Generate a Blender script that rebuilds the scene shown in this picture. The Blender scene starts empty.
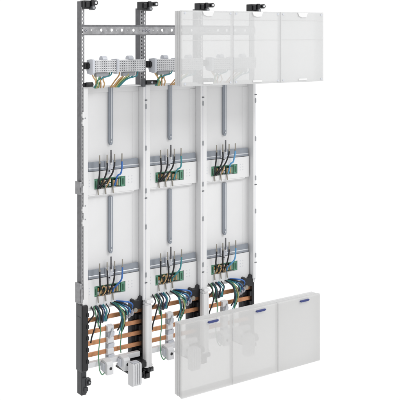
import bpy, bmesh, math, random
from mathutils import Vector, Matrix
random.seed(7)
S = 0.001                       # everything below is in millimetres
scene = bpy.context.scene
col = scene.collection
P = 253.0                       # pitch of the three bays
TAU = math.tau

# ------------------------------------------------------------------ materials
def mat(name, rgb, rough=0.45, metal=0.0, var=0.04, bump=0.0, scale=60, spec=0.5, trans=0.0, milk=.45):
    m = bpy.data.materials.new(name); m.use_nodes = True
    nt = m.node_tree; n = nt.nodes; b = n['Principled BSDF']
    b.inputs['Roughness'].default_value = rough
    b.inputs['Metallic'].default_value = metal
    b.inputs['Specular IOR Level'].default_value = spec
    tc = n.new('ShaderNodeTexCoord')
    nz = n.new('ShaderNodeTexNoise'); nz.inputs['Scale'].default_value = scale
    nz.inputs['Detail'].default_value = 4
    nt.links.new(tc.outputs['Object'], nz.inputs['Vector'])
    mr = n.new('ShaderNodeMapRange')
    mr.inputs[1].default_value = 0.3; mr.inputs[2].default_value = 0.7
    mr.inputs[3].default_value = 1 - var; mr.inputs[4].default_value = 1 + var
    nt.links.new(nz.outputs['Fac'], mr.inputs[0])
    mx = n.new('ShaderNodeVectorMath'); mx.operation = 'SCALE'
    mx.inputs[0].default_value = rgb
    nt.links.new(mr.outputs[0], mx.inputs['Scale'])
    nt.links.new(mx.outputs[0], b.inputs['Base Color'])
    r2 = n.new('ShaderNodeMapRange')
    r2.inputs[1].default_value = 0.3; r2.inputs[2].default_value = 0.7
    r2.inputs[3].default_value = max(0.05, rough - 0.08); r2.inputs[4].default_value = min(1, rough + 0.08)
    nt.links.new(nz.outputs['Fac'], r2.inputs[0]); nt.links.new(r2.outputs[0], b.inputs['Roughness'])
    if bump:
        n2 = n.new('ShaderNodeTexNoise'); n2.inputs['Scale'].default_value = scale * 12
        nt.links.new(tc.outputs['Object'], n2.inputs['Vector'])
        bp = n.new('ShaderNodeBump'); bp.inputs['Strength'].default_value = bump; bp.inputs['Distance'].default_value = 0.0005
        nt.links.new(n2.outputs['Fac'], bp.inputs['Height']); nt.links.new(bp.outputs[0], b.inputs['Normal'])
    if trans:
        t = n.new('ShaderNodeBsdfTransparent'); t.inputs['Color'].default_value = (1, 1, 1, 1)
        ms = n.new('ShaderNodeMixShader'); ms.inputs['Fac'].default_value = trans
        tl = n.new('ShaderNodeBsdfTranslucent'); tl.inputs['Color'].default_value = (.93, .93, .93, 1)
        m2 = n.new('ShaderNodeMixShader'); m2.inputs['Fac'].default_value = milk
        nt.links.new(b.outputs[0], m2.inputs[1]); nt.links.new(tl.outputs[0], m2.inputs[2])
        nt.links.new(m2.outputs[0], ms.inputs[1]); nt.links.new(t.outputs[0], ms.inputs[2])
        nt.links.new(ms.outputs[0], n['Material Output'].inputs['Surface'])
    return m

WHITE  = mat('white_plastic', (.78, .78, .784), .42, var=.012, bump=.06, scale=14)
PALE   = mat('pale_grey_plastic', (.72, .725, .74), .42, var=.02, bump=.06, scale=30)
LAV    = mat('light_grey_plastic', (.62, .64, .69), .4, var=.02, scale=30)
MIDG   = mat('grey_plastic', (.33, .34, .36), .45, var=.04, scale=40)
STEELK = mat('darker_galvanised_steel', (.13, .13, .14), .42, metal=.35, var=.2, bump=.1, scale=70)  # darker grey steel for the left web of the double rails
SLOTM  = mat('shaded_clamp_mouth', (.42, .43, .46), .5, var=.05, scale=60)  # backing sheet of the terminal openings, their shade put into its grey
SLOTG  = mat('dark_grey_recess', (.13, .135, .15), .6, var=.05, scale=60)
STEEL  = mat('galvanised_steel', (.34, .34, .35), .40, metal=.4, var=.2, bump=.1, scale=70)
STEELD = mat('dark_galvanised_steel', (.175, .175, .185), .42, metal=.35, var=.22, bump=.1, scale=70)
DINM   = mat('zinc_rail', (.30, .325, .365), .35, metal=.35, var=.05, scale=40)
DINL   = mat('bright_zinc_and_lit_bevel', (.58, .60, .63), .35, metal=.2, var=.04, scale=40)
CHAR   = mat('charcoal_plastic', (.085, .088, .095), .38, var=.1, bump=.1, scale=40)
BLACK  = mat('black_plastic', (.012, .012, .014), .35, var=.15, bump=.1, scale=50)
FOOT   = mat('dark_charcoal_plastic', (.038, .04, .045), .38, var=.15, bump=.15, scale=40)
COPPER = mat('copper', (.63, .30, .15), .30, metal=.5, var=.14, bump=.08, scale=35)
CLAMP  = mat('nickel_clamp', (.42, .42, .46), .3, metal=.5, var=.08, scale=60)
GREEN  = mat('green_terminal_plastic', (.11, .29, .19), .4, var=.1, scale=60)
BRASS  = mat('dull_brass', (.46, .30, .16), .38, metal=.3, var=.15, scale=60)
GREENL = mat('pale_green_plastic', (.30, .46, .36), .4, var=.1, scale=60)
GREEND = mat('dark_green_plastic', (.03, .10, .06), .45, var=.1, scale=60)
W_BLK  = mat('black_insulation', (.010, .010, .012), .4, var=.1, scale=60)
W_BLU  = mat('blue_insulation', (.035, .15, .48), .4, var=.08, scale=60)
W_TEAL = mat('teal_insulation', (.045, .25, .29), .4, var=.08, scale=60)
W_SKY  = mat('light_blue_insulation', (.10, .34, .62), .4, var=.08, scale=60)
W_GRN  = mat('green_insulation', (.10, .28, .15), .4, var=.1, scale=60)
W_DTL  = mat('dark_teal_insulation', (.012, .085, .10), .4, var=.1, scale=60)
W_NAVY = mat('navy_insulation', (.02, .05, .15), .4, var=.1, scale=60)
W_TAN  = mat('tan_insulation', (.58, .37, .17), .4, var=.1, scale=60)
W_ORG  = mat('orange_insulation', (.50, .27, .10), .4, var=.1, scale=60)
W_YEL  = mat('yellow_insulation', (.46, .44, .16), .4, var=.1, scale=60)
FERR   = mat('tinned_ferrule', (.33, .31, .27), .35, metal=.4, var=.08, scale=60)
HBLUE  = mat('blue_handle_plastic', (.03, .045, .19), .35, var=.06, scale=50)
COVB   = mat('cover_frame_plastic', (.77, .77, .77), .4, var=.012, scale=10, trans=.25, milk=.2)
DOOR_U = [mat('frosted_pane_%s' % k, (.79, .795, .795), .38, var=.01, scale=8, trans=t) for k, t in (('clearest', .42), ('clear', .36), ('cloudy', .2))]
DOOR_L = [mat('milky_pane_%s' % k, (.75, .75, .745), .38, var=.01, scale=8, trans=t) for k, t in (('clearest', .38), ('clear', .28), ('cloudy', .10))]
RECESS = mat('finger_recess_plastic', (.72, .725, .745), .4, var=.01, scale=20)
LATCH  = mat('cover_latch_plastic', (.80, .80, .80), .4, var=.01, scale=20)

# ------------------------------------------------------------------ mesh builder
class MB:
    def __init__(s): s.v = []; s.f = []; s.m = []; s.sm = []
    def add(s, vs, fs, m=0, smooth=False):
        o = len(s.v); s.v += [tuple(v) for v in vs]
        for f in fs: s.f.append([i + o for i in f]); s.m.append(m); s.sm.append(smooth)
        return s
    def box(s, x0, x1, y0, y1, z0, z1, m=0):
        vs = [(x, y, z) for x in (x0, x1) for y in (y0, y1) for z in (z0, z1)]
        return s.add(vs, [(0,1,3,2),(4,6,7,5),(0,4,5,1),(2,3,7,6),(0,2,6,4),(1,5,7,3)], m)
    def prism(s, prof, a0, a1, axis='x', m=0, smooth=False):
        # prof: polygon in the two other axes (x: (y,z), y: (x,z), z: (x,y))
        n = len(prof)
        def pt(q, a):
            return {'x': (a, q[0], q[1]), 'y': (q[0], a, q[1]), 'z': (q[0], q[1], a)}[axis]
        vs = [pt(q, a0) for q in prof] + [pt(q, a1) for q in prof]
        o = len(s.v); s.v += vs
        for i in range(n):
            j = (i + 1) % n
            s.f.append([o+i, o+j, o+n+j, o+n+i]); s.m.append(m); s.sm.append(smooth)
        s.f.append([o+i for i in range(n)][::-1]); s.m.append(m); s.sm.append(False)
        s.f.append([o+n+i for i in range(n)]); s.m.append(m); s.sm.append(False)
        return s
    def cyl(s, p0, p1, r, n=16, m=0, r1=None):
        p0, p1 = Vector(p0), Vector(p1); d = (p1 - p0).normalized()
        a = d.orthogonal().normalized(); b = d.cross(a)
        r1 = r if r1 is None else r1
        vs = [p0 + r*(a*math.cos(TAU*k/n) + b*math.sin(TAU*k/n)) for k in range(n)]
        vs += [p1 + r1*(a*math.cos(TAU*k/n) + b*math.sin(TAU*k/n)) for k in range(n)]
        o = len(s.v); s.v += [tuple(v) for v in vs]
        for k in range(n):
            j = (k+1) % n
            s.f.append([o+k, o+j, o+n+j, o+n+k]); s.m.append(m); s.sm.append(True)
        s.f.append([o+k for k in range(n)][::-1]); s.m.append(m); s.sm.append(False)
        s.f.append([o+n+k for k in range(n)]); s.m.append(m); s.sm.append(False)
        return s
    def tube(s, pts, r, n=10, m=0, seg=7, jit=2.2):
        pts = [Vector(p) for p in pts]
        for p in pts[1:-1]: p += Vector((random.uniform(-jit, jit), random.uniform(-1, 1), random.uniform(-jit, jit)))
        pp = [2*pts[0]-pts[1]] + pts + [2*pts[-1]-pts[-2]]
        path = []
        for i in range(1, len(pp)-2):
            for k in range(seg):
                t = k/seg; a, b, c, d = pp[i-1], pp[i], pp[i+1], pp[i+2]
                path.append(0.5*((2*b) + (c-a)*t + (2*a-5*b+4*c-d)*t*t + (3*b-a-3*c+d)*t**3))
        path.append(pts[-1])
        o = len(s.v); ref = None
        for i, p in enumerate(path):
            d = (path[min(i+1, len(path)-1)] - path[max(i-1, 0)]).normalized()
            if ref is None: ref = d.orthogonal().normalized()
            ref = (ref - d*ref.dot(d)).normalized(); b = d.cross(ref)
            for k in range(n):
                s.v.append(tuple(p + r*(ref*math.cos(TAU*k/n) + b*math.sin(TAU*k/n))))
        L = len(path)
        for i in range(L-1):
            for k in range(n):
                j = (k+1) % n
                s.f.append([o+i*n+k, o+i*n+j, o+(i+1)*n+j, o+(i+1)*n+k]); s.m.append(m); s.sm.append(True)
        s.f.append([o+k for k in range(n)][::-1]); s.m.append(m); s.sm.append(False)
        s.f.append([o+(L-1)*n+k for k in range(n)]); s.m.append(m); s.sm.append(False)
        return s
    def sheet(s, xs, zs, holes=(), rounds={}, y0=0, y1=2, m=0, axis='y'):
        """a plate with rectangular holes (cells left out) and round holes (cell -> radius)"""
        def pt(x, z, y): return (x, y, z) if axis == 'y' else (y, x, z)
        holes = set(holes); idx = {}
        nx, nz = len(xs)-1, len(zs)-1
        def V(i, j, k):
            if (i, j, k) not in idx:
                idx[(i, j, k)] = len(s.v); s.v.append(pt(xs[i], zs[j], (y0, y1)[k]))
            return idx[(i, j, k)]
        def F(f, sm=False): s.f.append(f); s.m.append(m); s.sm.append(sm)
        solid = lambda i, j: 0 <= i < nx and 0 <= j < nz and (i, j) not in holes
        for i in range(nx):
            for j in range(nz):
                if not solid(i, j): continue
                if (i, j) in rounds:
                    r = rounds[(i, j)]; cx, cz = (xs[i]+xs[i+1])/2, (zs[j]+zs[j+1])/2; n = 16
                    ring = []
                    for k in (0, 1):
                        o = len(s.v)
                        for q in range(n):
                            a = TAU*(q/n) - math.pi*0.75
                            s.v.append(pt(cx + r*math.cos(a), cz + r*math.sin(a), (y0, y1)[k]))
                        ring.append([o+q for q in range(n)])
                        cs = [V(i,j,k), V(i+1,j,k), V(i+1,j+1,k), V(i,j+1,k)]
                        for c in range(4):
                            arc = [ring[k][(c*4+q) % n] for q in range(5)]
                            F([cs[c], cs[(c+1) % 4]] + arc[::-1])
                    for q in range(n):
                        F([ring[0][q], ring[0][(q+1) % n], ring[1][(q+1) % n], ring[1][q]], True)
                else:
                    for k in (0, 1): F([V(i,j,k), V(i+1,j,k), V(i+1,j+1,k), V(i,j+1,k)])
                for di, dj, e in ((-1,0,((0,0),(0,1))), (1,0,((1,0),(1,1))), (0,-1,((0,0),(1,0))), (0,1,((0,1),(1,1)))):
                    if not solid(i+di, j+dj):
                        a = (i+e[0][0], j+e[0][1]); b = (i+e[1][0], j+e[1][1])
                        F([V(*a,0), V(*b,0), V(*b,1), V(*a,1)])
        return s

def tag(o, label=None, cat=None, group=None, kind=None):
    if label: o['label'] = label
    if cat: o['category'] = cat
    if group: o['group'] = group
    if kind: o['kind'] = kind
    return o
def thing(name, loc, label, cat, group=None):
    o = bpy.data.objects.new(name, None); o.empty_display_size = .02
    o.location = Vector(loc)*S; col.objects.link(o)
    return tag(o, label, cat, group)
def build(name, mb, mats, parent=None, bevel=0.7, label=None):
    base = Vector((0,0,0)); p = parent
    while p is not None: base += p.location; p = p.parent
    me = bpy.data.meshes.new(name)
    me.from_pydata([Vector(v)*S - base for v in mb.v], [], mb.f)
    mats = mats if isinstance(mats, (list, tuple)) else [mats]
    for m in mats: me.materials.append(m)
    for p, mi, sm in zip(me.polygons, mb.m, mb.sm): p.material_index = mi; p.use_smooth = sm
    bm = bmesh.new(); bm.from_mesh(me); bmesh.ops.recalc_face_normals(bm, faces=bm.faces); bm.to_mesh(me); bm.free()
    o = bpy.data.objects.new(name, me); col.objects.link(o)
    if parent is not None: o.parent = parent
    if bevel:
        b = o.modifiers.new('bevel', 'BEVEL'); b.width = bevel*S; b.segments = 2; b.limit_method = 'ANGLE'; b.angle_limit = math.radians(50)
    if label: o['label'] = label
    return o
def copy_tree(o, dx=0, dz=0, parent=None):
    c = o.copy(); col.objects.link(c)
    if parent is not None: c.parent = parent
    else: c.location = o.location + Vector((dx, 0, dz))*S
    for ch in [k for k in bpy.data.objects if k.parent == o]:
        copy_tree(ch, parent=c)
    return c
def recolour(root, name, m):
    for k in root.children:
        if k.name.split('.')[0] == name:
            k.data = k.data.copy(); k.data.materials[0] = m
BAY = ['left', 'middle', 'right']

# ------------------------------------------------------------------ mounting rails
def steps(a, b, n): return [a + (b-a)*k/n for k in range(n+1)]
def slot_zs(z0, z1, pitch=13.0, slot=6.5):
    zs = [z0]; holes = []
    z = z0 + 5
    while z + slot < z1 - 2:
        zs += [z, z+slot]; holes.append(len(zs)-2); z += pitch
    zs.append(z1); return zs, holes
def top_bracket(x0, root, arm=62):
    b = MB()
    b.box(x0, x0+42, -10, 24, 1312, 1341)
    b.box(x0+38, x0+arm, -8, 12, 1327, 1340.5)
    b.box(x0+4, x0+18, -16, -9, 1318, 1336)
    b.box(x0+24, x0+36, -18, -9, 1322, 1343)
    br = build('top_bracket', b, BLACK, root, 1.5)
    c = MB()
    c.cyl((x0+arm-7, -14, 1333.5), (x0+arm-7, 14, 1333.5), 8.5)
    c.cyl((x0+arm-7, -15.5, 1333.5), (x0+arm-7, -13, 1333.5), 4.5, m=1)
    build('screw_boss', c, [BLACK, PALE], br, .6)
    c = MB()
    c.cyl((x0+30, -22, 1316), (x0+30, 4, 1316), 8)
    c.cyl((x0+30, -23.5, 1316), (x0+30, -21, 1316), 4.5, m=1)
    build('screw_boss', c, [CHAR, MIDG], br, .6)
def black_foot(x0, x1, z0, z1, root, m):
    b = MB()
    b.box(x0, x1, 2, 34, z0, z1)
    b.box(x0+2, x1-3, -6, 4, z0+8, z1-22)
    b.box(x1-8, x1+10, -10, 8, z0+34, z0+58)
    b.box(x0+5, x1-1, -12, -5, z0+16, z0+30)
    f = build('foot', b, m, root, 1.6)
    c = MB(); c.cyl((x1+3, -14, z0+46), (x1+3, 2, z0+46), 7); c.cyl((x1+3, -15, z0+46), (x1+3, -13, z0+46), 3.4, m=1)
    build('levelling_screw', c, [BLACK, MIDG], f, .5)

# outer left rail: one C profile, charcoal lower post
r0 = thing('mounting_rail', (0, 20, -18), 'leftmost perforated grey steel rail with charcoal lower post and foot', 'mounting rail', 'upright steel mounting rails')
zs, hz = slot_zs(255, 1318)
b = MB().sheet([-3, -.5, 4.5, 8], zs, [(1, j) for j in hz], y0=5, y1=7.5)
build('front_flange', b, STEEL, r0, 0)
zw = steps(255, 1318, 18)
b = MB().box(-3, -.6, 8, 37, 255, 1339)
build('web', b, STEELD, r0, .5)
top_bracket(0, r0, 50)
b = MB().box(-8, 13, -4, 36, 62, 292)
b.box(-9.5, -7.5, -1, 30, 70, 250)
lp = build('lower_post', b, CHAR, r0, 1.5)
b = MB().box(-5.5, 15, -8, -4.2, 66, 290).box(13.2, 17, -6, 20, 66, 286)
for k in range(5): b.box(10, 18, -11, -8.2, 90+40*k, 104+40*k)
build('front_strip', b, BLACK, lp, 1)
black_foot(-5, 15, -20, 64, r0, FOOT)
for z0, z1 in ((672, 716), (296, 366)):
    b = MB().box(-13, -4, 0, 34, z0, z1).box(-10, -3, -5, 10, z0+6, z1-18)
    build('side_bracket', b, STEEL, r0, 1.2)

def double_rail(X, label):
    r = thing('mounting_rail', (X, 20, -10), label, 'mounting rail', 'upright steel mounting rails')
    zs, hz = slot_zs(1036, 1318)
    b = MB()
    b.sheet([X-21, X-17.5, X-13, X-10.5], zs, [(1, j) for j in hz], y0=5, y1=7.5)
    build('front_flange', b, STEEL, r, 0)
    b = MB().sheet([X-8.5, X-6, X-1.5, X+2], zs, [(1, j) for j in hz], y0=5, y1=7.5)
    build('front_flange', b, STEEL, r, 0)
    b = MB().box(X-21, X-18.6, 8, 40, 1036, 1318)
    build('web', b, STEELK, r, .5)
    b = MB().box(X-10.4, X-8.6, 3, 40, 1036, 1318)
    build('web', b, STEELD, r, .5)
    b = MB().box(X-8, X+3.5, 6, 38, 250, 1039)
    build('lower_channel', b, PALE, r, .8)
    top_bracket(X-24, r, 66)
    black_foot(X-22, X+8, -12, 34, r, BLACK)
    return r
r1 = double_rail(256, 'full height double perforated steel rail between the left and middle meter panels')
r2 = copy_tree(r1, P); r2['label'] = 'double perforated steel rail between the middle and right meter panels, top behind translucent cover'
r3 = thing('mounting_rail', (752, 20, -10), 'single perforated steel rail at the right edge, topped by a black bracket', 'mounting rail', 'upright steel mounting rails')
zs, hz = slot_zs(1036, 1318)
b = MB().sheet([739, 743, 750, 757.5], zs, [(1, j) for j in hz], y0=5, y1=7.5); build('front_flange', b, STEEL, r3, 0)
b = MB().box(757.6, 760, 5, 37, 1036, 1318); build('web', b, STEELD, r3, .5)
b = MB().box(754, 764, 6, 38, 250, 1039); build('lower_channel', b, PALE, r3, .8)
top_bracket(734, r3, 66)
black_foot(734, 758, -12, 34, r3, BLACK)

# ------------------------------------------------------------------ perforated cross bar
xs = [-2]; rounds = {}; holes = []
x = -2
def cell(w, kind=None, r=0):
    global x
    x += w; xs.append(x); i = len(xs)-2
    if kind == 'o': rounds[(i, 1)] = r
    if kind == 's': holes.append((i, 1))
for B in (0, P, 2*P):
    for w, k, r in ((8,0,0),(9,'o',2.2),(12,0,0),(8,'o',2.6),(10,0,0),(9,'o',1.8),(9,0,0),(14,'o',5.4),(12,0,0),(4,'o',1.4),(12,0,0),(14,'o',5.4),(9,0,0),(8,'o',2),(10,0,0),(14,'o',5.4),(14,0,0),(5,'o',1.4),(15,0,0),(14,'o',5.4),(12,0,0),(9,'o',1.8),(9,0,0),(P-240,0,0)):
        cell(w, k, r)
cb = thing('cross_bar', (379, 0, 1225), 'perforated grey steel cross bar running across the tops of all the rails', 'cross bar')
b = MB().sheet(xs, [1226, 1232, 1246, 1250], holes, rounds, y0=-4, y1=-2)
build('bar_face', b, STEEL, cb, 0)
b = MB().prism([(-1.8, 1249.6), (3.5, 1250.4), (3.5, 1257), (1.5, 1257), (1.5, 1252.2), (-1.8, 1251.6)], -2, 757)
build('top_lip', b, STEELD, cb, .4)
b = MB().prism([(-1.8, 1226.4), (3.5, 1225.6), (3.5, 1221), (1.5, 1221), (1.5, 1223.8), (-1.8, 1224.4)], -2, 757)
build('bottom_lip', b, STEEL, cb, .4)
for B in (0, P, 2*P):
    for dx in ((6,) if B == 0 else (-14, -3, 8)):
        b = MB().cyl((B+dx+3, -7.5, 1238), (B+dx+3, -3.9, 1238), 4.6, 12).cyl((B+dx+3, -8, 1238), (B+dx+3, -7.4, 1238), 2, 8, m=1)
        build('bolt', b, [CLAMP, SLOTG], cb, .4)

# ------------------------------------------------------------------ terminal blocks on the upper level
def terminal_row(x0, n, w, label, label_x, clip, wires):
    t = thing('terminal_block', (x0 + n*w/2, -15, 1088), label, 'terminal block', 'grey terminal block rows')
    for k in range(n):
        a, c = x0 + k*w + .35, x0 + (k+1)*w - .35
        b = MB()
        b.sheet([a, a+2.1, c-2.1, c], [1094, 1096.5, 1100.5, 1104, 1108, 1111.5, 1116.5, 1120, 1124, 1127.5, 1131.5, 1135], [(1,1),(1,3),(1,5),(1,7),(1,9)], y0=-35, y1=-31)
        b.box(a+.6, c-.6, -30.8, -29, 1095, 1134, 1)
        b.prism([(-29, 1094), (-29, 1135), (-20, 1135), (-14, 1128), (2, 1128), (4, 1112), (2, 1098), (-16, 1098), (-20, 1091)], a, c)
        build('terminal', b, [PALE, SLOTM], t, .5)
    b = MB().prism([(-38, 1092), (-38, 1137), (-26, 1139), (6, 1136), (8, 1100), (2, 1088), (-24, 1085), (-34, 1087)], x0-9, x0-.4)
    build('end_plate', b, LAV, t, 1.2)
    if clip:
        b = MB().box(x0-22, x0-10, -12, 4, 1104, 1128).box(x0-17, x0-9, -18, -11, 1108, 1124)
        build('end_clip', b, BLACK, t, 1)
    b = MB().prism([(-28+0, 1135.2)] + [(-15 + 13*math.cos(a), 1139 + 10*math.sin(a)) for a in [math.pi*q/8 for q in range(8, -1, -1)]] + [(-2, 1135.2)], label_x, label_x+19, smooth=False)
    build('label_holder', b, LAV, t, .8)
    b = MB().box(label_x-24, label_x+26, -26, -8, 1078, 1090.5)  # plain grey block below the terminals
    build('under_block', b, MIDG, t, 1.2)
    for m, pts in wires:
        b = MB().tube([(30 + (px-93)*3.96, y, 1043 + (87-py)*3.6) for px, py, y in pts], 2.35)
        build('wire', b, m, t, 0)
    return t
WA = [(W_TAN, [(91.5, 73, -18), (92.6, 77.5, -22), (95.5, 81, -20), (98.2, 88.5, -4)]),
      (W_YEL, [(95.5, 74, -16), (96.3, 79, -20), (98.2, 83, -16), (99.6, 88.5, -2)]),
      (W_GRN, [(99.5, 75, -22), (97.4, 79, -26), (97.0, 83, -22), (97.3, 88.5, -4)]),
      (W_TEAL, [(111.5, 73, -20), (108.5, 77, -26), (102, 78.2, -24), (98.4, 80.5, -14), (96.6, 84, -10), (96.4, 88.5, 0)]),
      (W_ORG, [(101, 75.5, -14), (99.6, 79.5, -18), (101.5, 83.5, -14), (102.6, 88.5, -2)]),
      (W_TAN, [(104, 75.5, -16), (102.3, 80, -20), (104.6, 84, -14), (105.4, 88.5, -2)]),
      (W_GRN, [(110, 74, -14), (107.5, 76.6, -18), (103.5, 78.4, -14), (101, 82, -10), (100.6, 88.5, 0)])]
WB = [(W_ORG, [(119.3, 73, -18), (118.6, 77, -22), (115.2, 81.5, -16), (112.4, 88.5, -2)]),
      (W_TAN, [(123.6, 73, -18), (122.6, 77, -22), (118.2, 81.5, -16), (114.6, 88.5, -2)]),
      (W_ORG, [(125, 73, -12), (123.5, 77.5, -16), (119.3, 82.5, -10), (116, 88.5, 0)]),
      (W_YEL, [(128.4, 73, -20), (126.6, 77, -24), (121, 82, -18), (117.3, 88.5, -2)]),
      (W_GRN, [(131.8, 73, -18), (129.6, 77.4, -22), (123.4, 81.6, -16), (118.8, 88.5, -2)]),
      (W_TEAL, [(135.2, 73, -18), (132.4, 78, -22), (125.2, 82, -16), (120, 88.5, -2)]),
      (W_TEAL, [(138, 73, -22), (134.8, 77.6, -26), (127, 81, -18), (121.2, 88.5, 0)])]
def fresh(c, proto):
    # same pose of every part, but each wire of the copy bends in its own way
    src = [k for k in bpy.data.objects if k.parent == proto and k.name.split('.')[0] in ('wire', 'lead', 'neutral_lead')]
    dst = [k for k in bpy.data.objects if k.parent == c and k.name.split('.')[0] in ('wire', 'lead', 'neutral_lead')]
    for k in dst:
        k.data = k.data.copy(); co = [v.co.copy() for v in k.data.vertices]
        zmin = min(v.z for v in co); zmax = max(v.z for v in co); h = max(zmax - zmin, 1e-5)
        ax, ay, ph = random.uniform(-.0055, .0055), random.uniform(-.003, .002), random.uniform(.6, 1.5)
        for v in k.data.vertices:
            t = (v.co.z - zmin)/h; wv = math.sin(math.pi*t)*math.sin(math.pi*t**ph)
            v.co.x += ax*wv; v.co.y += ay*wv
    return c
tA = terminal_row(26, 10, 8.7, 'narrow grey terminal block above the left meter panel, nearest the outer rail', 62, True, WA)
tB = terminal_row(123, 12, 9.05, 'wide grey terminal block above the left meter panel, touching the second rail', 168, False, WB)
for i in (1, 2):
    a = fresh(copy_tree(tA, P*i), tA); c = fresh(copy_tree(tB, P*i), tB)
    a['label'] = 'narrow grey terminal block %s' % ('above the middle panel, just left of the upper cover' if i == 1 else 'behind the cover above the right meter panel')
    c['label'] = 'wide grey terminal block faint behind the cover, above the %s panel' % BAY[i]

# ------------------------------------------------------------------ meter panels
def make_panel():
    r = thing('meter_tray', (128, 20, 258), 'tall white plastic meter panel in the left bay, beside the outer charcoal post', 'meter panel', 'tall white meter panels')
    # back sheet with two openings
    b = MB().sheet([18.5, 55, 183, 246.5], [262, 305, 344, 680, 719, 1040], [(1, 1), (1, 3)], y0=38, y1=41)
    build('back_panel', b, WHITE, r, 0)
    fr = MB()
    # left flange and wall
    fr.prism([(2.5, 0), (19.5, 0), (19.5, 37.8), (16.8, 37.8), (16.8, 3), (2.5, 3)], 258, 1043, axis='z')
    build('left_flange', fr, WHITE, r, 1)
    fr = MB().prism([(253.6, 0), (244.2, 0), (244.2, 37.8), (246.8, 37.8), (246.8, 3), (253.6, 3)], 266, 1043, axis='z')
    build('right_flange', fr, WHITE, r, 1)
    fr = MB().box(19.8, 244, 3, 37.6, 1038.4, 1043)
    fr.box(19.8, 244, 33.5, 37.4, 1019, 1038)
    build('top_wall', fr, WHITE, r, 1)
    fr = MB().box(19.8, 244, 20, 37.6, 261, 267)
    build('bottom_wall', fr, WHITE, r, 1)
    fr = MB().prism([(221, 37.7), (227, 36), (244, 33.5), (244, 37.7)], 267, 1018.5, axis='z')
    build('inner_step', fr, WHITE, r, .5)
    fr = MB().prism([(22.6, 663.9), (22.6, 659), (30, 657), (31, 653), (37.6, 652.5), (37.6, 663.9)], 19.8, 220.5)
    build('divider', fr, WHITE, r, .8)
    for dz in (0, -376.5):
        z0 = 664 + dz
        b = MB().sheet([24, 56, 182, 240], [z0 - (19 if dz else 0), 681+dz, 718.5+dz, 744+dz], [(1, 1)], y0=21, y1=30)
        cp = build('connection_plate', b, WHITE, r, 0)
        b = MB()  # small dots standing in for unreadable print beside the opening
        for X, rows in ((196, 3), (209, 3), (36, 3)):
            for k in range(rows):
                z = 716 + dz - 11*k - (4 if X in (206, 31) else 0)
                b.cyl((X, 19.6, z), (X, 21.2, z), 1.4, 10)
            build('print_dot', b, LAV, cp, 0); b = MB()
        b = MB().box(22, 232, 29, 37.6, 672+dz, 676+dz)
    # joint strip with oval clips, on the right of each panel
    b = MB().box(253.9, 257, 2, 4.5, 262, 1042)
    js = build('joint_strip', b, LAV, r, .3)
    for z in (964, 814, 660, 530, 357):
        b = MB().prism([(255.4 + 3.2*math.cos(a), z + (6 if math.sin(a) > 0 else -6) + 3.2*math.sin(a)) for a in [TAU*(q+.5)/16 for q in range(16)]], -1.6, 2, axis='y')
        build('oval_clip', b, MIDG, js, .4)
    for z in (987, 634, 329):
        b = MB().cyl((252.6, -1.4, z), (252.6, .3, z), 2.4, 10).cyl((258.2, -1.4, z), (258.2, .3, z), 2.4, 10).box(252.6, 258.2, -.8, .2, z-1, z+1)
        build('rivet', b, SLOTG, js, 0)
    # side clips on the left edge
    for z in (946, 920, 690, 620, 575, 300):
        b = MB().box(-1.5, 5, -2.2, 3.5, z-11, z+11).box(-3, 1, -1, 6, z-5, z+4)
        build('edge_clip', b, WHITE, r, .8)
    for z in (935, 633, 586):
        b = MB().cyl((9, -1, z), (9, .6, z), 2.6, 12)
        build('edge_screw', b, MIDG, r, .2)
    return r
p0 = make_panel()
for i in (1, 2):
    c = copy_tree(p0, P*i)
    c['label'] = ('tall white plastic meter panel in the middle bay, between two others' if i == 1 else 'tall white plastic meter panel in the right bay, its right edge free')
    for k in [k for k in c.children if k.name.startswith(('edge_clip', 'edge_screw'))]: bpy.data.objects.remove(k)

# black clips standing on the top edge of each panel
b = MB().box(-6, 34, -14, 10, 1045, 1055).box(-2, 30, -11, 8, 1043.4, 1060)
t = thing('rail_clip', (12, 0, 1043), 'black clip on the top left corner of the left meter panel', 'clip', 'black clips on the panel tops')
def clip(x0, w, t):
    b = MB().cyl((x0, -6, 1051), (x0+w, -6, 1051), 8.2, 20)
    build('barrel', b, BLACK, t, 1)
    b = MB().cyl((x0+w-1, -6, 1051), (x0+w+1.5, -6, 1051), 5.5, 16)
    build('end_plug', b, CLAMP, t, .5)
    b = MB().box(x0-4, x0+w-8, -3, 10, 1043.3, 1057)
    build('clip_base', b, BLACK, t, 1)
clip(8, 26, t)
t = thing('rail_clip', (262, 0, 1043), 'long black clip on the top left corner of the middle meter panel', 'clip', 'black clips on the panel tops')
clip(250, 46, t)
b = MB().box(236, 249, -8, 10, 1036, 1064); build('clip_stop', b, CHAR, t, 1.2)
b = MB().cyl((272, -15.6, 1051), (272, -14, 1051), 4, 12); build('clip_screw', b, CLAMP, t, .3)
c = copy_tree(t, P); c['label'] = 'long black clip behind the cover at the top left of the right panel'

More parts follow.
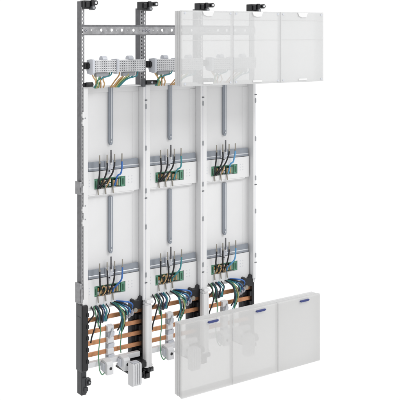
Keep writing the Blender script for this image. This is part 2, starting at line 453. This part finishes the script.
# ------------------------------------------------------------------ meter mounts (upright channel + horizontal rail)
def make_mount(zt, zb, dz, label):
    r = thing('meter_mount', (126, 36, 740+dz), label, 'meter mount', 'meter mounting rails')
    b = MB()
    W0, W1 = 119, 135
    b.prism([(W0, 36.5), (W0, 29), (W0+1.5, 28), (W0+5.4, 28), (W0+6.4, 26), (W1-6.4, 26), (W1-5.4, 28), (W1-1.5, 28), (W1, 29), (W1, 36.5)], zb+8, zt, axis='z')
    b.prism([(127 + 6.5*math.cos(a), zb + 9 + 10*math.sin(a)) for a in [math.pi + math.pi*q/10 for q in range(11)]], 27, 36.4, axis='y')
    up = build('upright_channel', b, DINM, r, .5)
    b = MB().box(125.4, 128.6, 25.2, 26.6, zb+22, zt-2); build('centre_ridge', b, DINL, up, .4)
    b = MB().cyl((127, 24.5, zb+12), (127, 27.5, zb+12), 3.2, 16)
    build('fixing_screw', b, DINL, up, .4)
    zc = 746 + dz
    b = MB().prism([(26, zc+32), (24, zc+31), (24, zc+11.5), (29, zc+9.5), (29, zc+8), (23, zc+6.5), (23, zc), (25.5, zc-1), (33, zc+4), (33, zc+28)], 34, 238)
    dr = build('horizontal_rail', b, DINM, r, .6)
    b = MB().prism([(22.6, zc+6.8), (28.6, zc+8.4), (28.6, zc+11), (23.6, zc+11.2), (22.2, zc+9)], 34, 238)  # lit bevel of the rail, its highlight put into a lighter zinc
    build('rail_lit_bevel', b, DINL, dr, .3)
    b = MB().box(100, 128, 17, 23, zc+2, zc+33).box(106, 120, 17.5, 23.5, zc-14, zc+2)
    bk = build('bracket', b, LAV, r, 1)
    for X, z in ((106, zc+10), (122, zc+22)):
        b = MB().cyl((X, 14.5, z), (X, 17.2, z), 4.4, 14); build('bracket_screw', b, LATCH, bk, .4)
    b = MB().cyl((113, 15.6, zc-4), (113, 17.7, zc-4), 2.6, 12); build('bracket_hole', b, BLACK, bk, 0)
    b = MB().cyl((119, 14, zc+26), (119, 14, zc+70), 3, 12)
    build('threaded_rod', b, STEELD, r, .3)
    return r
m0 = make_mount(1037, 832, 0, 'upper meter mount of the left panel, rail crossing behind four wires')
m1 = make_mount(649, 448, -376.5, 'lower meter mount of the left panel, above the lowest green connector')
for i in (1, 2):
    a = copy_tree(m0, P*i); a['label'] = 'upper meter mount of the %s panel, a zinc upright over a cross rail' % BAY[i]
    a = copy_tree(m1, P*i); a['label'] = 'lower meter mount of the %s panel, a zinc upright over a cross rail' % BAY[i]

# ------------------------------------------------------------------ green connectors with four leads
def make_connector(dz, low, label):
    r = thing('meter_connector', (119, 30, 680+dz), label, 'connector', 'green connectors in the panel openings')
    z0, z1 = 681.5+dz, 718+dz
    b = MB().box(57, 181, 35, 44, z0, z1, 1)
    b.box(57, 70, 24, 35, z0, z1).box(166, 181, 24, 35, z0, z1)
    b.box(61, 65, 22.5, 24.2, z0+6, z1-8, 1).box(171, 176, 22.5, 24.2, z0+6, z1-8, 1)
    for X in (82, 98, 114, 130, 146): b.box(X, X+3, 27, 35, z0+1, z1-1, 1)
    b.box(57, 181, 26, 35, z1-5, z1)
    build('housing', b, [GREEN, GREEND], r, .8)
    for X0, X1, za, zb, m in ((72, 80, 3, 14, PALE), (73, 79, 16, 27, W_ORG), (87, 93, 5, 26, W_TAN), (103, 112, 2, 13, CLAMP), (103, 111, 16, 28, PALE), (119, 128, 4, 15, CLAMP), (119, 127, 18, 28, PALE), (134, 145, 4, 24, BRASS), (149.5, 156, 4, 26, BRASS), (158, 164, 3, 28, GREENL)):
        b = MB().box(X0, X1, 28, 34.8, z0+za, z0+zb)
        build('contact', b, m, r, 1)
    R = 3.0
    if not low:
        paths = [(W_BLK, [(64, -2, 776), (64, -1, 740), (64.5, 4, 708), (66, 16, 684)]),
                 (W_BLK, [(94, -2, 776), (94, -1, 752), (87, 2, 724), (76, 8, 700), (70, 18, 684)]),
                 (W_BLK, [(124, -2, 776), (123.5, -1, 757), (113, 1, 732), (92, 6, 707), (76, 18, 684)]),
                 (W_BLU, [(154, -2, 776), (154, -1, 750), (150, 2, 733), (140, 8, 722), (137, 18, 700), (137, 22, 686)])]
        tan = [[(84, 24, 684), (90, 18, 700), (98, 24, 714)], [(104, 24, 684), (108, 16, 696), (122, 24, 712)]]
    else:
        paths = [(W_BLK, [(64, -2, 776), (64, -1, 745), (67, 2, 722), (82, 8, 706), (92, 18, 688)]),
                 (W_BLK, [(94, -2, 776), (94, -1, 748), (97, 3, 724), (100, 8, 706), (101, 18, 688)]),
                 (W_BLK, [(124, -2, 776), (124, -1, 746), (121, 3, 724), (113, 8, 706), (108, 18, 688)]),
                 (W_BLU, [(156, -2, 778), (156, -1, 752), (152, 2, 732), (141, 8, 716), (133, 18, 700), (130, 22, 688)])]
        tan = [[(76, 22, 684), (80, 14, 700), (92, 22, 714)], [(112, 20, 684), (104, 12, 702), (92, 22, 716)], [(120, 20, 684), (116, 12, 704), (106, 22, 718)], [(88, 20, 682), (94, 12, 698), (112, 22, 716)]]
    for m, p in paths:
        nm = 'neutral_lead' if m is W_BLU else 'lead'
        p = [(a, c, z+dz) for a, c, z in p]
        o = build(nm, MB().tube(p, R), m, r, 0)
        e = p[0]
        f = MB().cyl(e, (e[0], e[1], e[2]+27), 2.3, 12).cyl((e[0], e[1], e[2]-1), (e[0], e[1], e[2]+4), 3.6, 12)
        build('ferrule', f, FERR, o, .3)
    for p in tan:
        build('thin_lead', MB().tube([(a, c, z+dz) for a, c, z in p], 2.2), W_TAN, r, 0)
    for X in (68, 98, 128):
        b = MB().cyl((X, 14, 662+dz), (X, 18, 686+dz), 2.3, 12)
        build('bare_end', b, FERR, r, .3)
    return r
c0 = make_connector(0, False, 'green connector with three black wires and a deep blue one, upper left panel')
c1 = make_connector(-376.5, True, 'green connector with tan thin leads and a deep blue wire, lower left panel')
for i, m, w in ((1, W_TEAL, 'teal'), (2, W_SKY, 'light blue')):
    a = fresh(copy_tree(c0, P*i), c0); a['label'] = 'green connector with three black wires and a %s one, upper %s panel' % (w, BAY[i]); recolour(a, 'neutral_lead', m)
    a = fresh(copy_tree(c1, P*i), c1); a['label'] = 'green connector with tan thin leads and a %s wire, lower %s panel' % (w, BAY[i]); recolour(a, 'neutral_lead', m)

# ------------------------------------------------------------------ bus bar bay below each panel
LEVEL = ['topmost', 'second', 'third', 'lowest']
for i in range(3):
    for k, z in enumerate((227, 186, 146, 106)):
        if i == 0:
            o = build('busbar', MB().box(12, 248, 22, 28, z-7.5, z+7.5), COPPER, None, .8)
            if k == 0: proto_bars = []
            proto_bars.append(o)
        else:
            o = proto_bars[k].copy(); col.objects.link(o); o.location.x += P*i*S
        tag(o, '%s of the four copper busbars under the %s meter panel' % (LEVEL[k], BAY[i]), 'busbar', 'copper busbars')

# pale support in the middle of the busbars
s = thing('busbar_support', (100, 15, 80), 'pale stepped plastic support gripping the busbars under the left panel', 'busbar support', 'pale busbar supports')
b = MB().box(116, 134, 30.5, 40, 78, 194); build('spine', b, LAV, s, 1)
for z in (186, 146, 106):
    b = MB().prism([(10, z+9), (13, z+11), (30, z+11), (30, z-12), (15, z-12), (10, z-7)], 103, 128)
    build('grip', b, PALE, s, .8)
for z in (164, 124, 85):
    b = MB().prism([(12.5, z+9), (30, z+9), (30, z-7.8), (15.5, z-7.8)], 108, 133)
    g = build('wedge', b, LAV, s, .8)
    b = MB().box(104.5, 107.8, 17, 30, z-7.8, z+9); build('wedge_edge', b, MIDG, g, .4)
b = MB().prism([(106, 155), (113, 155), (126, 188), (119, 188)], 4, 9.5, axis='y'); build('lever', b, DINL, s, 1)
for i in (1, 2):
    c = copy_tree(s, P*i); c['label'] = 'pale stepped plastic support gripping the busbars under the %s panel' % BAY[i]

# black bracket at the right end of each busbar set
def make_bracket():
    r = thing('busbar_bracket', (228, 40, 44), 'black plastic bracket holding the right ends of the left busbars', 'busbar bracket', 'black busbar brackets')
    b = MB().box(206, 258, 32, 46, 46, 262)
    b.box(206, 214, 26, 33, 46, 240).box(246, 258, 10, 33, 46, 250)
    build('back_plate', b, BLACK, r, 1.5)
    b = MB()
    b.prism([(200, 244), (200, 274), (208, 276), (214, 268), (230, 268), (236, 280), (246, 280), (247, 262), (256, 258), (256, 236), (216, 236)], 8, 31, axis='y')
    build('head', b, BLACK, r, 1.5)
    for z in (205, 166, 126, 84):
        b = MB().box(236, 249, 12, 32, z-9, z+9).box(228, 236.4, 28.6, 32, z-10, z+10)
        build('jaw', b, BLACK, r, 1.5)
    b = MB().cyl((214, 2, 236), (214, 20, 236), 8, 14); c = build('head_screw', b, FERR, r, .6)
    b = MB().box(152, 159, -58, 40, 36, 43).box(159.3, 214, 36, 45.5, 35, 46)
    build('lower_rod', b, BLACK, r, 1)
    b = MB().box(186, 236, -34, 30, 52, 62).box(196, 226, -52, -34, 48, 66)
    build('lower_arm', b, BLACK, r, 1.5)
    return r
k0 = make_bracket()
for i in (1, 2):
    c = copy_tree(k0, P*i)
    c['label'] = 'black plastic bracket holding the right ends of the %s busbars' % BAY[i]

# white cover posts between the bays
def make_post(X, label):
    r = thing('cover_post', (X, -10, 24), label, 'post', 'white posts between the busbar bays')
    b = MB().prism([(X-14, 0), (X-14, -16), (X-11, -21), (X-2, -22), (X-1, -20), (X+4, -20), (X+5, -22), (X+12, -21), (X+14, -16), (X+14, 0)], 30, 252, axis='z')
    build('post_body', b, WHITE, r, .6)
    b = MB().box(X-12, X+12, -16, 4, 252.3, 262).box(X-4, X+18, -20, -4, 258, 268)
    build('post_cap', b, WHITE, r, 2)
    b = MB().cyl((X-4, -22, 266), (X-4, -6, 266), 6, 14); build('cap_knob', b, WHITE, r, 1)
    b = MB().box(X-13, X+10, -12, 6, -12, 24).box(X-5, X+18, -24, -10, 14, 29.6).box(X-9, X+2, -20, -11, -8, 10)
    ft = build('post_foot', b, BLACK, r, 1.5)
    b = MB().cyl((X+8, -28, 21), (X+8, -22, 21), 5, 12); build('foot_screw', b, CHAR, ft, .6)
    return r
q0 = make_post(255, 'white vertical post between the left and middle busbar bays')
q1 = copy_tree(q0, P); q1['label'] = 'white vertical post between middle and right busbar bays, half behind the lower cover'

# pale tube with two boxy lugs
t = thing('terminal_tube', (125, 8, 68), 'pale square tube with two boxy lugs under the left busbars', 'terminal tube', 'pale tubes below the busbars')
b = MB().box(8, 232, 2, 20, 68, 86); build('tube', b, PALE, t, 1.5)
for X in (74, 142):
    b = MB().prism([(-38, 45), (-38, 80), (-30, 88), (1.5, 92), (1.5, 50), (-30, 44)], X, X+25)
    g = build('lug', b, PALE, t, 1.5)
    b = MB().cyl((X+14, -38.6, 66), (X+14, -37.2, 66), 5.2, 18); build('lug_hole', b, BLACK, g, 0)
    b = MB().box(X-6, X-.4, -22, 0, 56, 82); build('lug_plate', b, LAV, g, 1)
for i in (1, 2):
    c = copy_tree(t, P*i); c['label'] = 'pale square tube with two boxy lugs under the %s busbars' % BAY[i]

# ribbed pale block hanging in front of each black bracket
r = thing('ribbed_block', (168, -65, 0), 'pale ribbed block hanging in front of the black bracket of the left bay', 'ribbed block', 'pale ribbed blocks')
b = MB().box(150, 187, -78, -50, 1, 78); build('block_body', b, PALE, r, 1.2)
for k in range(4):
    X = 150.5 + k*9.3
    b = MB().prism([(-78.2, 5), (-82, 6), (-84, 9), (-84, 74), (-82, 78), (-78.2, 80)], X, X+7.0); build('rib', b, PALE, r, .8)
for k in range(7):
    z = 6 + k*10
    b = MB().box(187.3, 190, -74, -54, z, z+6); build('side_tooth', b, PALE, r, .6)
b = MB().box(156, 182, -74, -52, 78.3, 82); build('block_top', b, LAV, r, 1)
for i in (1, 2):
    c = copy_tree(r, P*i); c['label'] = 'pale ribbed block seen faintly through the lower cover, under the %s bay' % BAY[i]

# wire clamps with their wires
def make_clamp(name_label, clamps, wires, zmax, front):
    r = thing('wire_clamp', (clamps[0][0], 0, 228), name_label, 'wire clamp', 'wire clamps on the top busbars')
    for X, z in clamps:
        b = MB().box(X-4.5, X+4.5, 6+front, 21.6, z-11, z+11).box(X-3.2, X+3.2, 1+front, 6.4+front, z-6, z+8)
        b.cyl((X, -1+front, z+2), (X, 1.6+front, z+2), 3, 12)
        build('clamp_body', b, CLAMP, r, 1)
    for m, pts, rad in wires:
        pts = [((x, 27, 276) if (k == 0 and z > 260) else (x, y, min(z - 7, zmax) if z > 225 else z)) for k, (x, y, z) in enumerate(pts)]
        build('wire', MB().tube(pts, rad), m, r, 0)
    return r
g0 = make_clamp('bunched small clamps with black and teal wires at left under the left panel',
    [(66, 226), (79, 226), (92, 228)],
    [(W_BLK, [(44, 22, 276), (38, -6, 264), (24, -6, 246), (16, 8, 228), (14, 20, 214)], 2.6),
     (W_BLK, [(58, 22, 278), (53, -8, 262), (46, -10, 236), (42, 0, 200), (40, 10, 168), (38, 14, 150)], 2.6),
     (W_DTL, [(62, 22, 280), (60, -10, 264), (58, -8, 246), (62, 2, 226)], 2.6),
     (W_GRN, [(56, 22, 280), (50, -4, 262), (52, -6, 240), (57, 0, 220), (62, 4, 206)], 2.4),
     (W_BLK, [(76, 22, 282), (75, -8, 268), (71, -8, 250), (76, 0, 226)], 2.6),
     (W_NAVY, [(82, 22, 283), (81, -6, 268), (77, -6, 250), (80, 2, 226)], 2.2),
     (W_TEAL, [(92, 22, 284), (91, -8, 268), (87, -8, 248), (90, 0, 228)], 2.6),
     (W_BLK, [(66, 22, 281), (64, -6, 266), (67, -8, 246), (70, 4, 220), (68, 8, 196)], 1.9),
     (W_TEAL, [(88, 22, 282), (86, -4, 262), (81, -6, 244), (84, 2, 222)], 1.9),
     (W_BLK, [(104, 24, 286), (98, -8, 268), (93, -8, 248), (93, 0, 228)], 1.9),
     (W_GRN, [(72, 8, 216), (69, 2, 196), (67, 2, 160), (64, 4, 110), (58, -10, 82), (52, -22, 62), (60, -28, 50), (72, -22, 50)], 1.8)], 262, 0)
g1 = make_clamp('small clamps with arching blue wires at right under the left panel',
    [(171, 222), (183, 226), (196, 232)],
    [(W_BLK, [(120, 24, 282), (128, -4, 274), (143, -8, 254), (149, -6, 226), (148, 0, 196), (143, 10, 176)], 2.6),
     (W_BLK, [(134, 24, 288), (150, -8, 283), (172, -12, 274), (190, -6, 260), (193, 2, 246)], 2.8),
     (W_BLU, [(142, 24, 290), (160, -4, 287), (184, -8, 279), (197, -2, 264), (195, 6, 246)], 2.8),
     (W_SKY, [(138, 24, 286), (154, -8, 278), (172, -10, 267), (184, -4, 252), (185, 4, 238)], 2.4),
     (W_NAVY, [(140, 24, 286), (152, -6, 274), (168, -10, 264), (180, -6, 248), (180, 2, 232)], 2.8),
     (W_TEAL, [(134, 24, 284), (146, -10, 272), (162, -14, 260), (174, -8, 244), (174, 0, 226)], 2.6),
     (W_GRN, [(134, 24, 282), (144, -8, 266), (156, -12, 246), (160, -8, 220), (158, 4, 180), (156, 8, 160)], 2.6),
     (W_DTL, [(128, 24, 280), (140, -6, 264), (150, -8, 242), (154, -6, 210), (153, 6, 176)], 2.6),
     (W_BLK, [(138, 24, 284), (154, -8, 268), (165, -10, 250), (168, 0, 226), (167, 8, 196)], 2.4),
     (W_YEL, [(136, 24, 283), (148, -8, 264), (158, -11, 238), (163, -6, 206), (162, 6, 182)], 2.0),
     (W_BLK, [(131, 24, 283), (143, -6, 268), (158, -12, 252), (166, -8, 226), (165, 4, 188), (161, 10, 168)], 1.9),
     (W_TEAL, [(126, 24, 281), (136, -4, 266), (146, -8, 240), (150, -4, 206), (147, 8, 158)], 1.9),
     (W_BLU, [(146, 24, 288), (166, -6, 276), (182, -8, 262), (188, -2, 246), (187, 4, 230)], 1.9),
     (W_GRN, [(157, 10, 186), (158, 12, 160), (158, 12, 120), (158, 12, 92)], 1.8)], 280, -9)
for i in (1, 2):
    c = fresh(copy_tree(g0, P*i), g0); c['label'] = 'bunched small clamps with black and teal wires at left under the %s panel' % BAY[i]
    c = fresh(copy_tree(g1, P*i), g1); c['label'] = 'small clamps with arching blue wires at right under the %s panel' % BAY[i]

# ------------------------------------------------------------------ the two hinged covers standing off in front
def make_cover(name, label, x0, x1, z0, z1, yf, seams, panes, upper):
    r = thing(name, ((x0+x1)/2, yf+25, z0), label, 'cover')
    D = 47
    e = 2.6
    # frame: four walls, open at the back, stepped on the outer sides
    b = MB()
    def ring(xa, xb, za, zb, ya, yb, t):
        o = [(xa, za), (xb, za), (xb, zb), (xa, zb)]; n = [(xa+t, za+t), (xb-t, za+t), (xb-t, zb-t), (xa+t, zb-t)]
        vs = [(p[0], ya, p[1]) for p in o] + [(p[0], yb, p[1]) for p in o] + [(p[0], ya, p[1]) for p in n] + [(p[0], yb, p[1]) for p in n]
        fs = []
        for k in range(4):
            j = (k+1) % 4
            fs += [(k, j, 4+j, 4+k), (8+k, 12+k, 12+j, 8+j), (k, 8+k, 8+j, j), (4+k, 4+j, 12+j, 12+k)]
        b.add(vs, fs)
    ring(x0+2, x1-2, z0+2, z1-1.8, yf+13.4, yf+D, 3)
    build('frame', b, COVB, r, 1)
    b = MB(); ring(x0+1.2, x1-1.2, z0+1.2, z1-1.5, yf+30, yf+33, 1.3); build('frame_rib', b, COVB, r, .3)
    b = MB(); ring(x0+1.2, x1-1.2, z0+1.2, z1-1.5, yf+18, yf+21, 1.3); build('frame_rib', b, COVB, r, .3)
    xs = [x0] + seams + [x1]
    for k in range(3):
        a, c = xs[k] + (.9 if k else 0), xs[k+1] - (.9 if k < 2 else 0)
        # hollow door: a shell with a rim, rounded front edges
        b = MB()
        n = [(a, z0), (c, z0), (c, z1), (a, z1)]; i_ = 2.4
        q = [(a+i_, z0+i_), (c-i_, z0+i_), (c-i_, z1-i_), (a+i_, z1-i_)]
        fr = 1.6
        ff = [(a+fr, z0+fr), (c-fr, z0+fr), (c-fr, z1-fr), (a+fr, z1-fr)]
        vs = [(p[0], yf+13, p[1]) for p in n] + [(p[0], yf+fr, p[1]) for p in n] + [(p[0], yf, p[1]) for p in ff] + [(p[0], yf+13, p[1]) for p in q] + [(p[0], yf+2.6, p[1]) for p in q]
        fs = []
        for s_ in range(4):
            j = (s_+1) % 4
            fs += [(s_, j, 4+j, 4+s_), (4+s_, 4+j, 8+j, 8+s_), (s_, 12+s_, 12+j, j), (12+s_, 16+s_, 16+j, 12+j)]
        fs += [(8, 9, 10, 11), (16, 19, 18, 17)]
        b.add(vs, fs)
        d = build('door', b, panes[k], r, 0)
        m = (a+c)/2
        if upper:
            b = MB().prism([(m-26, z1-2), (m-20, z1-15), (m-6, z1-20), (m+16, z1-19), (m+24, z1-2)], yf-4, yf-.2, axis='y'); build('latch', b, LATCH, d, 1.2)
            b = MB().box(m-22, m+20, yf-3, yf-.2, z0+6, z0+13); build('bottom_latch', b, LATCH, d, 1)
            for z in (z1-31, z1-102, z0+12):
                b = MB().box(a+5, c-5, yf-.9, yf-.15, z-.9, z+.9) if z > z0+20 else None
                if b: build('moulded_line', b, COVB, d, .2)
            for X in (a+12, c-12):
                for z in (z1-9, z0+9):
                    b = MB().cyl((X, yf-1.6, z), (X, yf-.2, z), 3.8, 14); build('corner_plug', b, LAV, d, .4)
        else:
            hx = (a + c)/2 + 21
            # finger recess rim and blue handle
            b = MB().prism([(hx + 27*math.cos(t_), 237.5 + 14*math.sin(t_)*(1 if math.sin(t_) < 0 else .12)) for t_ in [TAU*w/28 for w in range(28)]], yf-.6, yf-.15, axis='y'); build('finger_recess', b, RECESS, d, .2)
            b = MB().prism([(hx-22, 232), (hx-19, 230.5), (hx+16, 230.5), (hx+21, 233), (hx+23, 237), (hx+20, 238), (hx-19, 237.5), (hx-23, 235.5)], yf-8, yf-.8, axis='y'); build('handle', b, HBLUE, d, 2)
    return r
make_cover('upper_cover', 'translucent white three-door cover at the top, hiding the rail heads', 242, 890, 1047, 1306, -250, [460, 677], DOOR_U, True)
make_cover('lower_cover', 'translucent white three-door cover with blue handles in front of the busbars', 242, 873, -6, 245, -250, [456, 665], DOOR_L, False)

# ------------------------------------------------------------------ camera
Xv, H, F, TH = 1487.0, 32.4, 914.63, math.radians(35.4002)
cam = bpy.data.cameras.new('camera'); co = bpy.data.objects.new('camera', cam); col.objects.link(co)
co.location = Vector((-1495.57, -2799.71, 1230.98))*S
co.rotation_euler = (math.pi/2, 0, -TH)
cam.sensor_width = 36; cam.lens = 36*F/400
cam.shift_y = -(200 - H)/400
cam.clip_start = .05; cam.clip_end = 100
scene.camera = co

# ------------------------------------------------------------------ light: white studio, dimmer on the left, one softbox front right
w = bpy.data.worlds.new('World'); scene.world = w; w.use_nodes = True
nt = w.node_tree; bg = nt.nodes['Background']
tc = nt.nodes.new('ShaderNodeTexCoord'); sx = nt.nodes.new('ShaderNodeSeparateXYZ')
mr = nt.nodes.new('ShaderNodeMapRange'); mr.interpolation_type = 'SMOOTHSTEP'
mr.inputs[1].default_value = -.75; mr.inputs[2].default_value = .05
mr.inputs[3].default_value = .72; mr.inputs[4].default_value = 1.02
nt.links.new(tc.outputs['Generated'], sx.inputs[0]); nt.links.new(sx.outputs['X'], mr.inputs[0])
cb_ = nt.nodes.new('ShaderNodeCombineColor')
for k in range(3): nt.links.new(mr.outputs[0], cb_.inputs[k])
mf = nt.nodes.new('ShaderNodeMapRange'); mf.interpolation_type = 'SMOOTHSTEP'
mf.inputs[1].default_value = -.8; mf.inputs[2].default_value = -.05; mf.inputs[3].default_value = .93; mf.inputs[4].default_value = 1.0
nt.links.new(sx.outputs['Y'], mf.inputs[0])
mm = nt.nodes.new('ShaderNodeVectorMath'); mm.operation = 'SCALE'
nt.links.new(cb_.outputs[0], mm.inputs[0]); nt.links.new(mf.outputs[0], mm.inputs['Scale'])
nt.links.new(mm.outputs[0], bg.inputs['Color']); bg.inputs['Strength'].default_value = 1.0
la = bpy.data.lights.new('softbox', 'AREA'); la.shape = 'RECTANGLE'; la.size = 1.5; la.size_y = 1.5; la.energy = 58
lo = bpy.data.objects.new('softbox', la); col.objects.link(lo)
lo.location = (1.9, -3.0, 3.2)
d = Vector((.38, 0, .65)) - lo.location
lo.rotation_euler = d.to_track_quat('-Z', 'Y').to_euler()

scene.render.engine = 'CYCLES'
scene.cycles.max_bounces = 8; scene.cycles.transparent_max_bounces = 32
scene.view_settings.view_transform = 'Standard'; scene.view_settings.look = 'None'
scene.view_settings.exposure = 0; scene.view_settings.gamma = 1
